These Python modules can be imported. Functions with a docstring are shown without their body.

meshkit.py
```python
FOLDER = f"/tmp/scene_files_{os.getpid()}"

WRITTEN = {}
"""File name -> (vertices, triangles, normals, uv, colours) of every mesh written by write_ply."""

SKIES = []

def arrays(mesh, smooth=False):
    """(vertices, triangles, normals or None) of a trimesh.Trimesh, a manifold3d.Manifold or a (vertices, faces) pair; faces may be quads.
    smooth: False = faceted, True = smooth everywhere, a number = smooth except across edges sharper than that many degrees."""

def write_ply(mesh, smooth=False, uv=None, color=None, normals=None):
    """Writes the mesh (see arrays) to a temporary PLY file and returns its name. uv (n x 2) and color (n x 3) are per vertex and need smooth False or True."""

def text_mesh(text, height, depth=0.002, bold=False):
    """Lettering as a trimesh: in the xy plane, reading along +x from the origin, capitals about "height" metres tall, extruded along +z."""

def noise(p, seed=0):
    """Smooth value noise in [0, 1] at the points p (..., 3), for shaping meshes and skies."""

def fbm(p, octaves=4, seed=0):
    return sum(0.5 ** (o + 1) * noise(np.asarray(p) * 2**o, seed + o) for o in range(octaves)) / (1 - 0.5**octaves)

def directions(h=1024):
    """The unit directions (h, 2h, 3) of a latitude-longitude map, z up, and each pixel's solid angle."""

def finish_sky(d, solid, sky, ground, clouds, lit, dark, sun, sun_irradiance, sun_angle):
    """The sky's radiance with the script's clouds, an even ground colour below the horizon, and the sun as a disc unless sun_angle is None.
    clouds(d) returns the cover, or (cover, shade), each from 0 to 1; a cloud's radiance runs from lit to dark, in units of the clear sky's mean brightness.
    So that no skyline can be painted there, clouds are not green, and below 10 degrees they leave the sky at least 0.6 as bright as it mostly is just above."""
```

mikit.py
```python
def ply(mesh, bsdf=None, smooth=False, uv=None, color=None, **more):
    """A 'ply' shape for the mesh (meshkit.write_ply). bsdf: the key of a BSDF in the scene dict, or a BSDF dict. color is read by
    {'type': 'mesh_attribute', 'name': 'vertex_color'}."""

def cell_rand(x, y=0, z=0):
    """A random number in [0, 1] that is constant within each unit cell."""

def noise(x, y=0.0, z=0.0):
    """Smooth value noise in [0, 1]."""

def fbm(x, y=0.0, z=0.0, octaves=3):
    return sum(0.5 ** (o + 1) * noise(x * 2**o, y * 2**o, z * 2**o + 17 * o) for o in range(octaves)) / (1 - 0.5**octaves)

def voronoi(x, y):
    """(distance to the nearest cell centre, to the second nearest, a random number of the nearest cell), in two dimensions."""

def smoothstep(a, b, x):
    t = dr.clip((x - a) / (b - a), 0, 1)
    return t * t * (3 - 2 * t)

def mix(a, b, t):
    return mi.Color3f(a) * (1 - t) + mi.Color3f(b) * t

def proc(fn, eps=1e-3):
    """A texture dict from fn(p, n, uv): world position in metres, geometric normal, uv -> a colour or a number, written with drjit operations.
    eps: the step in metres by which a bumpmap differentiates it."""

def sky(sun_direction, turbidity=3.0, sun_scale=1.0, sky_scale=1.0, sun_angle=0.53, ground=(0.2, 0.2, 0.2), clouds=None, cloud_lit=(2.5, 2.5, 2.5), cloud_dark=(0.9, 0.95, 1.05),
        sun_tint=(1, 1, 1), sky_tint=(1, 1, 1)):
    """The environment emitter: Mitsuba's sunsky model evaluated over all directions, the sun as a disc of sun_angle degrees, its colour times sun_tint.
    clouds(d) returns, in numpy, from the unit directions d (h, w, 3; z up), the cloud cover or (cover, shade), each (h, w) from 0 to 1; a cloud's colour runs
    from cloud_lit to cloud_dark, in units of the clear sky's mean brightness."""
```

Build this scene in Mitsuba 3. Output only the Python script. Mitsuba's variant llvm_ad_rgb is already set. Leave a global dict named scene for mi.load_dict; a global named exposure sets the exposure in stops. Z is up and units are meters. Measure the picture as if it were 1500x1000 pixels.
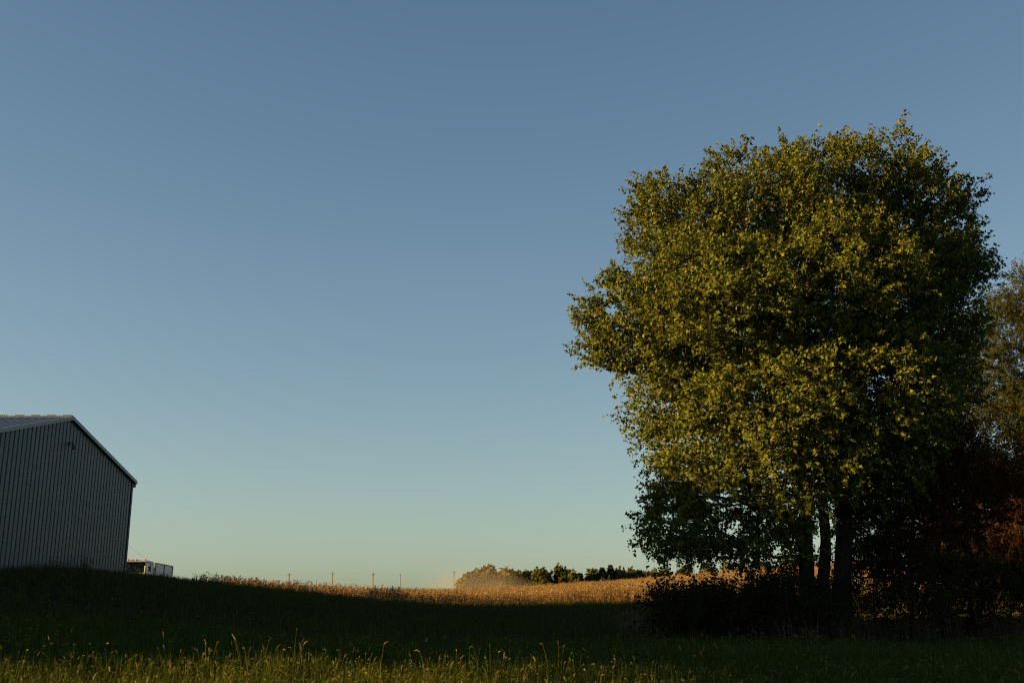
import math
import numpy as np
import trimesh
import drjit as dr
import mitsuba as mi
import mikit
from meshkit import noise as mnoise, fbm as mfbm
from scipy.interpolate import RBFInterpolator
from scipy.spatial import cKDTree

T = mi.ScalarTransform4f
scene, labels = {}, {}

# ------------------------------------------------------------------ camera, sky, exposure
EYE = np.array([0.0, 0.0, 1.5])
PITCH = math.atan(362 / 1500)
scene['camera'] = {
    'type': 'thinlens', 'fov': 2 * math.degrees(math.atan(750 / 1500)), 'fov_axis': 'x',
    'aperture_radius': 0.012, 'focus_distance': 27.5, 'near_clip': 0.1, 'far_clip': 6000.0,
    'to_world': T().look_at(origin=EYE.tolist(), target=[0, math.cos(PITCH), 1.5 + math.sin(PITCH)], up=[0, 0, 1])}
SUN_AZ, SUN_EL = math.radians(-100), math.radians(12.0)
SUN = [math.sin(SUN_AZ) * math.cos(SUN_EL), math.cos(SUN_AZ) * math.cos(SUN_EL), math.sin(SUN_EL)]
scene['sky'] = mikit.sky(SUN, turbidity=2.0, sun_scale=3.0, sun_tint=(1.04, 0.95, 0.62), sky_tint=(0.99, 1.01, 1.035), ground=(0.06, 0.06, 0.05))
exposure = 2.27

rng = np.random.default_rng(7)

# ------------------------------------------------------------------ terrain height
_ctl = []
for x in (-60, -30, -12, 0, 12, 30, 60):
    for y in (-60, -25, 0, 10):
        _ctl.append((x, y, 0.0 + (0.35 if x < -20 else 0.0)))
_ctl += [(-17, 35, 2.02), (-17, 39, 1.96), (-17, 45, 1.84), (-26, 38, 2.2), (-40, 40, 2.3), (-60, 40, 2.4), (-15.3, 50, 1.42), (-15.0, 57, 1.05), (-16.5, 64, 0.72),
         (-8, 50, 0.78), (-11, 60, 0.55), (-7, 60, 0.42), (-3.7, 55, 0.36), (-4, 62, 0.26), (-1, 64, 0.24), (7.7, 55, 0.85), (2, 55, 0.5), (4, 64, 0.5), (-15, 72, 0.6), (-8, 75, 0.3), (0, 75, 0.35), (-6, 90, 0.16), (-24, 90, 0.42), (-28, 72, 0.75), (6, 90, 0.88), (18.3, 110, 1.6), (30, 120, 2.75), (48, 120, 3.6),
         (-30, 85, 0.58), (-34, 95, 0.45), (-45, 90, 0.6), (-12, 22, 0.55), (-6, 22, 0.25), (-20, 22, 0.95), (-12, 30, 0.95), (-6, 35, 0.5), (0, 25, 0.02), (0, 38, 0.1), (7.4, 28, 0.1), (15, 28, 0.05), (15, 45, 0.6),
         (25, 55, 1.3), (30, 80, 2.1), (24, 30, 0.1), (-48, 120, 0.2), (-10, 150, -1.0), (10, 150, 0.2), (30, 165, 2.0), (60, 150, 3.6), (-80, 150, 0.0)]
for x in (-300, -150, -60, 0, 60, 150, 300):
    _ctl += [(x, 250, -3.0 + 2.5 * max(0, x) / 150), (x, 400, -5.0), (x, 800, -6.0), (x, -200, 0.0)]
_ctl = np.array(_ctl, float)
_rbf = RBFInterpolator(_ctl[:, :2] / 100, _ctl[:, 2], kernel='thin_plate_spline', smoothing=4e-6)
_gx = np.arange(-310, 311, 2.0)
_gy = np.arange(-210, 811, 2.0)
_GX, _GY = np.meshgrid(_gx, _gy, indexing='ij')
_GZ = _rbf(np.stack([_GX.ravel(), _GY.ravel()], 1) / 100).reshape(_GX.shape)
_GZ = np.clip(_GZ, -8, 8) + 0.00467 * np.clip(_GY, 0, 160)


def height(x, y):
    x, y = np.asarray(x, float), np.asarray(y, float)
    fx = np.clip((x + 310) / 2.0, 0, len(_gx) - 1.001)
    fy = np.clip((y + 210) / 2.0, 0, len(_gy) - 1.001)
    i, j = fx.astype(int), fy.astype(int)
    a, b = fx - i, fy - j
    return (_GZ[i, j] * (1 - a) * (1 - b) + _GZ[i + 1, j] * a * (1 - b) + _GZ[i, j + 1] * (1 - a) * b + _GZ[i + 1, j + 1] * a * b)


# ------------------------------------------------------------------ helpers
def label(key, text=None, cat=None, group=None, kind=None):
    e = labels.setdefault(key, {})
    for k, v in (('label', text), ('category', cat), ('group', group), ('kind', kind)):
        if v:
            e[k] = v


def numbered(name):
    def used(k):
        return k in scene or k in labels or any(s.startswith(k + '__') for s in scene)
    if not used(name):
        return name
    i = 1
    while used(f'{name}_{i:03d}'):
        i += 1
    return f'{name}_{i:03d}'


def part(parent, name, mesh, bsdf, smooth=False, color=None, to_world=None):
    base = f'{parent}__{name}' if parent else name
    key, i = base, 0
    while key in scene:
        i += 1
        key = f'{base}_{i:03d}'
    scene[key] = mikit.ply(mesh, bsdf, smooth=smooth, color=color, **({'to_world': to_world} if to_world is not None else {}))
    return key


def box(lo, hi, bevel=0.0):
    lo, hi = np.array(lo, float), np.array(hi, float)
    if bevel <= 0:
        m = trimesh.creation.box(extents=hi - lo)
        m.apply_translation((lo + hi) / 2)
        return m
    pts = []
    for sx in (0, 1):
        for sy in (0, 1):
            for sz in (0, 1):
                c = np.where([sx, sy, sz], hi, lo)
                s = np.where([sx, sy, sz], -1, 1) * bevel
                for k in range(3):
                    d = s.copy()
                    d[k] = 0
                    pts.append(c + d)
    return trimesh.convex.convex_hull(np.array(pts))


def cat(ms):
    return trimesh.util.concatenate(ms)


def tube(pts, rad, sides=8, cap=True):
    p = np.asarray(pts, float)
    rad = np.broadcast_to(np.asarray(rad, float), (len(p),))
    t = np.gradient(p, axis=0)
    t /= np.linalg.norm(t, axis=1, keepdims=True) + 1e-12
    ref = np.array([0.31, 0.87, 0.12]) if abs(t[0] @ np.array([0.31, 0.87, 0.12])) < 0.8 else np.array([0.9, -0.1, 0.2])
    a = np.cross(t, ref)
    a /= np.linalg.norm(a, axis=1, keepdims=True) + 1e-12
    b = np.cross(t, a)
    ang = np.arange(sides) * 2 * np.pi / sides
    v = (p[:, None] + rad[:, None, None] * (np.cos(ang)[None, :, None] * a[:, None] + np.sin(ang)[None, :, None] * b[:, None])).reshape(-1, 3)
    i, j = np.meshgrid(np.arange(len(p) - 1), np.arange(sides), indexing='ij')
    q0, q1, q2, q3 = i * sides + j, i * sides + (j + 1) % sides, (i + 1) * sides + (j + 1) % sides, (i + 1) * sides + j
    f = np.vstack([np.stack([q0, q1, q2], -1).reshape(-1, 3), np.stack([q0, q2, q3], -1).reshape(-1, 3)])
    if cap:
        n = len(v)
        v = np.vstack([v, p[:1], p[-1:]])
        k = np.arange(sides)
        f = np.vstack([f, np.stack([k * 0 + n, (k + 1) % sides, k], 1), np.stack([k * 0 + n + 1, (len(p) - 1) * sides + k, (len(p) - 1) * sides + (k + 1) % sides], 1)])
    return trimesh.Trimesh(v, f, process=False)


def unit(v):
    return v / (np.linalg.norm(v, axis=-1, keepdims=True) + 1e-12)


def rand_unit(n, r):
    return unit(r.normal(size=(n, 3)))


# a leaf in its own frame: along +x from the stalk, width along y, bent up at the sides along z
LEAF_BROAD = (np.array([[0, 0, 0], [0.36, 0.44, 0.10], [0.5, 0.17, 0.03], [1, 0, -0.06], [0.5, -0.17, 0.03], [0.36, -0.44, 0.10]], float),
              np.array([[0, 2, 1], [0, 4, 2], [0, 5, 4], [2, 4, 3]]))
LEAF_SIMPLE = (np.array([[0, 0, 0], [0.45, 0.36, 0.10], [1, 0, -0.05], [0.45, -0.36, 0.10]], float), np.array([[0, 2, 1], [0, 3, 2]]))
LEAF_NARROW = (np.array([[0, 0, 0], [0.4, 0.13, 0.03], [1, 0, -0.08], [0.4, -0.13, 0.03]], float), np.array([[0, 2, 1], [0, 3, 2]]))


def leaves(pos, along, normal, size, color, shape):
    """One mesh of leaves: pos, along, normal (n, 3), size (n,), color (n, 3)."""
    x = unit(along)
    y = unit(np.cross(normal, x))
    z = np.cross(x, y)
    lv, lf = shape
    v = pos[:, None] + size[:, None, None] * (lv[None, :, 0, None] * x[:, None] + lv[None, :, 1, None] * y[:, None] + lv[None, :, 2, None] * z[:, None])
    f = lf[None] + (np.arange(len(pos)) * len(lv))[:, None, None]
    return (v.reshape(-1, 3), f.reshape(-1, 3)), np.repeat(color, len(lv), axis=0)


# ------------------------------------------------------------------ materials
ATTR = {'type': 'mesh_attribute', 'name': 'vertex_color'}


def rgb(*c):
    return {'type': 'rgb', 'value': list(map(float, c))}


def principled(color, rough=0.6, metallic=0.0, spec=0.5, **k):
    return {'type': 'twosided', 'bsdf': {'type': 'principled', 'base_color': color if isinstance(color, dict) else rgb(*color), 'roughness': float(rough), 'metallic': float(metallic), 'specular': float(spec), **k}}


scene['leaf_skin'] = {'type': 'principledthin', 'base_color': ATTR, 'roughness': 0.33, 'eta': 1.5, 'diff_trans': 0.5}
scene['plant_skin'] = {'type': 'principledthin', 'base_color': ATTR, 'roughness': 0.7, 'eta': 1.3, 'diff_trans': 0.6}
scene['bark'] = principled(mikit.proc(lambda p, n, uv: mikit.mix((0.012, 0.010, 0.008), (0.042, 0.034, 0.027), mikit.fbm(p.x * 22, p.y * 22, p.z * 3.5))), 0.9, spec=0.2)
scene['twig_bark'] = principled((0.04, 0.032, 0.024), 0.9, spec=0.2)
scene['soil'] = {'type': 'diffuse', 'reflectance': mikit.proc(lambda p, n, uv: mikit.mix(mikit.mix((0.022, 0.020, 0.011), (0.030, 0.034, 0.012), mikit.fbm(p.x * 0.35, p.y * 0.35)), (0.05, 0.042, 0.02), mikit.smoothstep(0.55, 0.8, mikit.fbm(p.x * 3.1, p.y * 3.1, 3.0))))}


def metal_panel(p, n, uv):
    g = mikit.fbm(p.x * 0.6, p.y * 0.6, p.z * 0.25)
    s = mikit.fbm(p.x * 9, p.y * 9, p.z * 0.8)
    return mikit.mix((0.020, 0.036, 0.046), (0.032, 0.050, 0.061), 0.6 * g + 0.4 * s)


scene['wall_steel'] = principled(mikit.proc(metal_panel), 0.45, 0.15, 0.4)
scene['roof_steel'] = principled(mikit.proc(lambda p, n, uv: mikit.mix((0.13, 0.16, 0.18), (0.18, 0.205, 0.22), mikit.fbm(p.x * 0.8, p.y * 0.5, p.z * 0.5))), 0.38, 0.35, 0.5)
scene['trim_steel'] = principled((0.105, 0.115, 0.12), 0.4, 0.15)
scene['white_paint'] = principled(mikit.proc(lambda p, n, uv: mikit.mix((0.30, 0.30, 0.30), (0.44, 0.435, 0.43), mikit.fbm(p.x * 2, p.y * 2, p.z * 2.6))), 0.4)
scene['grey_paint'] = principled((0.2, 0.205, 0.21), 0.45)
scene['dark_metal'] = principled((0.04, 0.04, 0.042), 0.5, 0.4)
scene['rubber'] = principled((0.022, 0.022, 0.022), 0.85)
scene['chrome'] = {'type': 'roughconductor', 'material': 'Al', 'alpha': 0.18}
scene['window_glass'] = {'type': 'thindielectric', 'int_ior': 1.22}
scene['seat_cloth'] = principled((0.03, 0.03, 0.033), 0.9)
scene['amber_plastic'] = {'type': 'roughplastic', 'diffuse_reflectance': rgb(0.75, 0.26, 0.03), 'alpha': 0.15}
scene['lens_plastic'] = {'type': 'roughplastic', 'diffuse_reflectance': rgb(0.6, 0.6, 0.58), 'alpha': 0.1}
scene['red_plastic'] = {'type': 'roughplastic', 'diffuse_reflectance': rgb(0.4, 0.02, 0.02), 'alpha': 0.15}
scene['canvas'] = principled((0.12, 0.10, 0.085), 0.85)
scene['pole_wood'] = principled(mikit.proc(lambda p, n, uv: mikit.mix((0.10, 0.08, 0.06), (0.2, 0.165, 0.12), mikit.fbm(p.x * 9, p.y * 9, p.z * 0.8))), 0.85, spec=0.2)
scene['pale_wood'] = principled((0.26, 0.215, 0.13), 0.85, spec=0.2)
scene['porcelain'] = principled((0.3, 0.3, 0.3), 0.25)
scene['wire_metal'] = principled((0.06, 0.06, 0.06), 0.5, 0.3)

# ------------------------------------------------------------------ ground
gx = np.unique(np.concatenate([np.arange(-40, 40.1, 1.0), np.arange(-130, 130.1, 5.0), [-2500, -1600, -1000, -700, -500, -400, -310, -250, -200, -160, 160, 200, 250, 310, 400, 500, 700, 1000, 1600, 2500]]))
gy = np.unique(np.concatenate([np.arange(-2, 130.1, 1.0), np.arange(-100, 300.1, 5.0), np.arange(300, 801, 25), [-2500, -1500, -800, -400, -250, -150, 1000, 1300, 1700, 2200, 3000, 4000]]))
GX, GY = np.meshgrid(gx, gy, indexing='ij')
GZ = height(GX, GY)
GZ = GZ + 0.05 * (mfbm(np.stack([GX * 0.4, GY * 0.4, GX * 0], -1)) - 0.5) * ((np.abs(GX) < 45) & (GY > -5) & (GY < 135))
ii, jj = np.meshgrid(np.arange(len(gx) - 1), np.arange(len(gy) - 1), indexing='ij')
n1 = len(gy)
q = np.stack([ii * n1 + jj, (ii + 1) * n1 + jj, (ii + 1) * n1 + jj + 1, ii * n1 + jj + 1], -1).reshape(-1, 4)
part(None, 'ground', (np.stack([GX, GY, GZ], -1).reshape(-1, 3), q), 'soil', smooth=True)
label('ground', 'rolling farm ground of dark soil and turf under the grass and the crop', kind='structure')


# ------------------------------------------------------------------ metal shed
SX = -16.75            # the plane of the gable wall
SY, HALF, PIT = 38.4, 6.95, 0.238
RIDGE, LEN = 7.80, 22.0
EAVE = RIDGE - HALF * PIT
key = 'metal_shed'
label(key, 'blue-grey ribbed steel farm shed with a gable wall in shade, standing on the grassy rise', 'shed')


def rib_profile(length, pitch=0.3048, h=0.036, base=0.26, top=0.21):
    """(position along, height) points of a ribbed sheet."""
    out = [(0.0, 0.0)]
    k = pitch / 2
    while k + base / 2 < length:
        out += [(k - base / 2, 0), (k - top / 2, h), (k + top / 2, h), (k + base / 2, 0)]
        k += pitch
    out.append((length, 0.0))
    return np.array(out)


def gable(x, sign):
    pr = rib_profile(2 * HALF)
    s = pr[:, 0] - HALF
    # a point of the sheet right at the ridge line
    d = np.sort(np.append(s, 0.0))
    off = np.interp(d, s, pr[:, 1])
    top = RIDGE - 0.07 - np.abs(d) * PIT
    v = np.vstack([np.stack([x + sign * off, SY + d, np.full(len(d), 0.6)], 1), np.stack([x + sign * off, SY + d, top], 1)])
    n = len(d)
    k = np.arange(n - 1)
    return (v, np.stack([k, k + 1, n + k + 1, n + k], 1))


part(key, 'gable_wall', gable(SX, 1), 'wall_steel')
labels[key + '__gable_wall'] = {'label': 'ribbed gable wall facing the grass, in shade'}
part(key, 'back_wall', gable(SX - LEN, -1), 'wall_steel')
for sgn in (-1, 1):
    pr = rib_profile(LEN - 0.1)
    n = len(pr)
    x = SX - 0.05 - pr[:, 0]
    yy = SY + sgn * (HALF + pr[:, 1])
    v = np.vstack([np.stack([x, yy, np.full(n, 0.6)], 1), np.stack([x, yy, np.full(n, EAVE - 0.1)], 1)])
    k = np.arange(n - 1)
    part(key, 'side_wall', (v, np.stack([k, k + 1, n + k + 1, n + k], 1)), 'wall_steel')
    # roof sheet: ribs run down the slope
    over, W = 0.13, HALF + 0.2
    pr = rib_profile(LEN + 2 * over, h=0.032, base=0.1, top=0.04)
    x = SX + over - pr[:, 0]
    nrm = np.array([0, sgn * PIT, 1.0]) / math.hypot(1, PIT)
    a = np.stack([x, np.full(len(x), SY), np.full(len(x), RIDGE)], 1) + pr[:, 1:] * nrm
    b = np.stack([x, np.full(len(x), SY + sgn * W), np.full(len(x), RIDGE - W * PIT)], 1) + pr[:, 1:] * nrm
    n = len(x)
    k = np.arange(n - 1)
    part(key, 'roof_slope', (np.vstack([a, b]), np.stack([k, k + 1, n + k + 1, n + k], 1)), 'roof_steel')
    # rake trim, at both gable ends
    for xe, dx in ((SX + over, 0.02), (SX - LEN - over, -0.02)):
        pts = []
        for s_, z_ in ((0, RIDGE + 0.045), (W + 0.03, RIDGE + 0.045 - (W + 0.03) * PIT), (W + 0.03, RIDGE - 0.10 - (W + 0.03) * PIT), (0, RIDGE - 0.09)):
            pts.append((xe, SY + sgn * s_, z_))
        p = np.array(pts)
        v = np.vstack([p + [dx, 0, 0], p - [dx, 0, 0]])
        f = [[0, 1, 2, 3], [7, 6, 5, 4], [0, 4, 5, 1], [1, 5, 6, 2], [2, 6, 7, 3], [3, 7, 4, 0]]
        part(key, 'rake_trim', (v, np.array(f)), 'trim_steel')
    # soffit under the overhang, eave trim, corner trim
    p = np.array([(SX + over - 0.03, SY, RIDGE - 0.085), (SX + over - 0.03, SY + sgn * W, RIDGE - 0.085 - W * PIT), (SX - 0.02, SY + sgn * W, RIDGE - 0.085 - W * PIT), (SX - 0.02, SY, RIDGE - 0.085)])
    part(key, 'soffit', (np.vstack([p, p + [0, 0, 0.03]]), np.array([[0, 1, 2, 3], [7, 6, 5, 4], [0, 4, 5, 1], [1, 5, 6, 2], [2, 6, 7, 3], [3, 7, 4, 0]])), 'trim_steel')
    part(key, 'eave_trim', box((SX - LEN - over + 0.04, SY + sgn * (W + 0.02) - 0.02, RIDGE - W * PIT - 0.24), (SX + over - 0.04, SY + sgn * (W + 0.02) + 0.02, RIDGE - W * PIT - 0.01)), 'trim_steel')
    for xe in (SX, SX - LEN):
        part(key, 'corner_trim', cat([box((xe - 0.06, SY + sgn * HALF - 0.09, 0.5), (xe + 0.05, SY + sgn * HALF + 0.055, EAVE - 0.12))]), 'wall_steel')
# ridge cap with raised closures over the ribs
cap = []
for sgn in (-1, 1):
    p = np.array([(SX + 0.11, SY, RIDGE + 0.085), (SX - LEN - 0.125, SY, RIDGE + 0.085), (SX - LEN - 0.125, SY + sgn * 0.24, RIDGE + 0.05 - 0.24 * PIT), (SX + 0.125, SY + sgn * 0.24, RIDGE + 0.05 - 0.24 * PIT)])
    cap.append(trimesh.Trimesh(np.vstack([p, p - [0, 0, 0.018]]), np.array([[0, 1, 2], [0, 2, 3], [4, 6, 5], [4, 7, 6], [2, 6, 7], [2, 7, 3], [0, 4, 5], [0, 5, 1], [0, 3, 7], [0, 7, 4], [1, 5, 6], [1, 6, 2]]), process=False))
for x in np.arange(SX - 0.1, SX - LEN, -0.6096):
    cap.append(box((x - 0.16, SY - 0.07, RIDGE + 0.06), (x + 0.16, SY + 0.07, RIDGE + 0.102), 0.012))
part(key, 'ridge_cap', cat(cap), 'roof_steel')
# lamp on the gable under the ridge
lamp = key + '__gable_lamp'
scene[lamp] = mikit.ply(cat([box((SX + 0.03, SY + 0.04, 6.74), (SX + 0.08, SY + 0.12, 6.88), 0.01), tube([(SX + 0.1, SY + 0.08, 6.84), (SX + 0.18, SY + 0.08, 6.86), (SX + 0.22, SY + 0.08, 6.78)], 0.02, 6)]), 'dark_metal')
part(lamp, 'lamp_head', tube([(SX + 0.22, SY + 0.08, 6.80), (SX + 0.22, SY + 0.08, 6.74), (SX + 0.23, SY + 0.08, 6.60)], [0.02, 0.045, 0.055], 12), 'dark_metal')
labels[lamp] = {'label': 'small dark lamp high on the gable wall'}


# ------------------------------------------------------------------ truck behind the shed
def build_truck():
    key = 'grain_truck'
    label(key, 'white truck with dark windshield and grey box, half hidden behind the crest beside the shed', 'truck')
    loc = np.array([-30.2, 84.0])
    M = T().translate([loc[0], loc[1], float(height(*loc)) + 0.02]).rotate([0, 0, 1], 182.5).rotate([1, 0, 0], 1.8)
    # own frame: forward +y, right +x, up z; origin under the front axle

    def p(name, mesh, m, parent=key, smooth=False):
        return part(parent, name, mesh, m, smooth, to_world=M)
    W = 1.13
    # cab shell: pillars, floor, roof, back, so that the windows are openings
    cab = [box((-W, -1.0, 0.75), (W, 1.02, 1.72), 0.04), box((-W, -1.0, 2.52), (W, 0.92, 2.68), 0.05), box((-W, -1.04, 1.70), (W, -0.9, 2.56), 0.02)]
    for s in (-1, 1):
        cab += [tube([(s * (W - 0.05), 0.98, 1.68), (s * (W - 0.07), 0.86, 2.55)], 0.055, 8), tube([(s * (W - 0.04), -0.2, 1.68), (s * (W - 0.06), -0.2, 2.55)], 0.05, 8), box((s * W - 0.06, -0.98, 1.7), (s * W + 0.06 - 0.05, -0.22, 2.54)) if s > 0 else box((-W - 0.01, -0.98, 1.7), (-W + 0.06, -0.22, 2.54))]
    p('cab', cat(cab), 'white_paint')
    g = np.array([(-W + 0.1, 0.975, 1.72), (W - 0.1, 0.975, 1.72), (W - 0.12, 0.865, 2.53), (-W + 0.12, 0.865, 2.53)])
    p('windshield', (g, np.array([[0, 1, 2, 3]])), 'window_glass')
    p('windshield_seal', cat([tube([a, b], 0.03, 6) for a, b in zip(g, np.roll(g, -1, 0))]), 'rubber')
    p('seats', cat([box((-0.9, -0.8, 1.2), (-0.2, -0.2, 1.75), 0.05), box((0.2, -0.8, 1.2), (0.9, -0.2, 1.75), 0.05), box((-0.9, -0.88, 1.7), (-0.2, -0.7, 2.3), 0.05), box((0.2, -0.88, 1.7), (0.9, -0.7, 2.3), 0.05), box((-W + 0.08, 0.3, 1.66), (W - 0.08, 0.95, 1.78), 0.03)]), 'seat_cloth')
    p('cab_lining', cat([box((-W + 0.07, -0.89, 0.9), (W - 0.07, -0.86, 2.5)), box((-W + 0.07, -0.86, 0.8 + 0.925), (W - 0.07, 0.3, 0.8 + 0.935)), box((-W + 0.07, -0.86, 2.49), (W - 0.07, 0.78, 2.505))]), 'seat_cloth')
    p('steering_wheel', cat([tube([(-0.5 + 0.22 * math.cos(a), 0.42 + 0.06 * math.sin(a), 1.82 + 0.2 * math.sin(a)) for a in np.linspace(0, 2 * math.pi, 17)], 0.016, 6)]), 'rubber')
    for s in (-1, 1):
        d = p('door', box((s * W - 0.012 + s * 0.012, -0.2, 0.86), (s * W + 0.012 + s * 0.012, 0.82, 1.69), 0.008), 'white_paint')
        w = np.array([(s * (W - 0.02), -0.14, 1.74), (s * (W - 0.02), 0.84, 1.74), (s * (W - 0.05), 0.74, 2.5), (s * (W - 0.05), -0.14, 2.5)])
        part(d, 'window', (w, np.array([[0, 1, 2, 3]])), 'window_glass', to_world=M)
        part(d, 'handle', box((s * W + s * 0.028 - 0.01, -0.12, 1.5), (s * W + s * 0.028 + 0.01, 0.06, 1.54)), 'chrome', to_world=M)
        mr = p('mirror', box((s * (W + 0.24) - 0.11, 0.78, 1.78), (s * (W + 0.24) + 0.11, 0.84, 2.22), 0.02), 'dark_metal')
        part(mr, 'bracket', cat([tube([(s * W, 0.8, z), (s * (W + 0.24), 0.81, z)], 0.014, 6) for z in (1.74, 2.26)] + [tube([(s * (W + 0.24), 0.81, 1.74), (s * (W + 0.24), 0.81, 2.26)], 0.012, 6)]), 'chrome', to_world=M)
        h = p('headlight', tube([(s * 0.82, 1.0, 1.08), (s * 0.82, 1.06, 1.08)], 0.12, 16), 'chrome')
        part(h, 'lens', tube([(s * 0.82, 1.058, 1.08), (s * 0.82, 1.07, 1.08)], 0.1, 16), 'lens_plastic', to_world=M)
        p('turn_signal', box((s * 0.98 - 0.06, 1.0, 1.22), (s * 0.98 + 0.06, 1.045, 1.3), 0.01), 'amber_plastic')
    p('grille', cat([box((-0.6, 1.0, 0.92 + k * 0.09), (0.6, 1.04, 0.96 + k * 0.09)) for k in range(6)] + [box((-0.64, 0.99, 0.88), (0.64, 1.03, 0.91)), box((-0.64, 0.99, 1.44), (0.64, 1.03, 1.47))]), 'chrome')
    p('front_bumper', box((-W - 0.03, 1.0, 0.5), (W + 0.03, 1.16, 0.72), 0.03), 'chrome')
    for k, x in enumerate((-1.0, -0.34, 0, 0.34, 1.0)):
        b = p('roof_lamp', box((x - 0.07, 0.82, 2.672), (x + 0.07, 0.95, 2.76), 0.02), 'amber_plastic')
    p('sun_visor', box((-W + 0.03, 0.9, 2.49), (W - 0.03, 1.12, 2.53), 0.01), 'dark_metal')
    for s in (-1, 1):
        p('wiper', tube([(s * 0.5, 1.0, 1.72), (s * 0.18, 0.93, 2.3)], 0.012, 5), 'rubber')
    # chassis
    p('chassis', cat([box((s * 0.42 - 0.05, -6.2, 0.62), (s * 0.42 + 0.05, 0.9, 0.84)) for s in (-1, 1)] + [box((-0.5, -y - 0.04, 0.6), (0.5, -y + 0.04, 0.8)) for y in (1.4, 2.6, 4.2, 5.6)]), 'dark_metal')
    p('fuel_tank', tube([(0.86, -1.2, 0.68), (0.86, -2.2, 0.68)], 0.26, 16), 'chrome')
    for s in (-1, 1):
        for y, dual in ((0.0, False), (-4.6, True)):
            for off in ((0,) if not dual else (0, 0.3)):
                cx = s * (W - 0.16 - off)
                t = trimesh.creation.torus(0.36, 0.14, major_sections=28, minor_sections=10)
                t.apply_transform(trimesh.transformations.rotation_matrix(math.pi / 2, [0, 1, 0]))
                t.apply_translation((cx, y, 0.5))
                w = p('wheel', tube([(cx - 0.08, y, 0.5), (cx + 0.08, y, 0.5)], 0.26, 18), 'grey_paint')
                part(w, 'tyre', t, 'rubber', 30, to_world=M)
                part(w, 'hub', tube([(cx + s * 0.08, y, 0.5), (cx + s * 0.13, y, 0.5)], 0.09, 12), 'chrome', to_world=M)
        p('mudguard', box((s * (W - 0.2) - 0.2, -5.35, 0.45), (s * (W - 0.2) + 0.2, -5.32, 1.0)), 'rubber')
    # grain box: floor, lower sides, upper side boards, ribs, rails, tarp
    y0, y1 = -6.35, -1.32
    zf, zm, zt = 1.02, 1.86, 2.56
    p('bed_floor', box((-W - 0.04, y0, zf - 0.08), (W + 0.04, y1, zf)), 'dark_metal')
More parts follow.
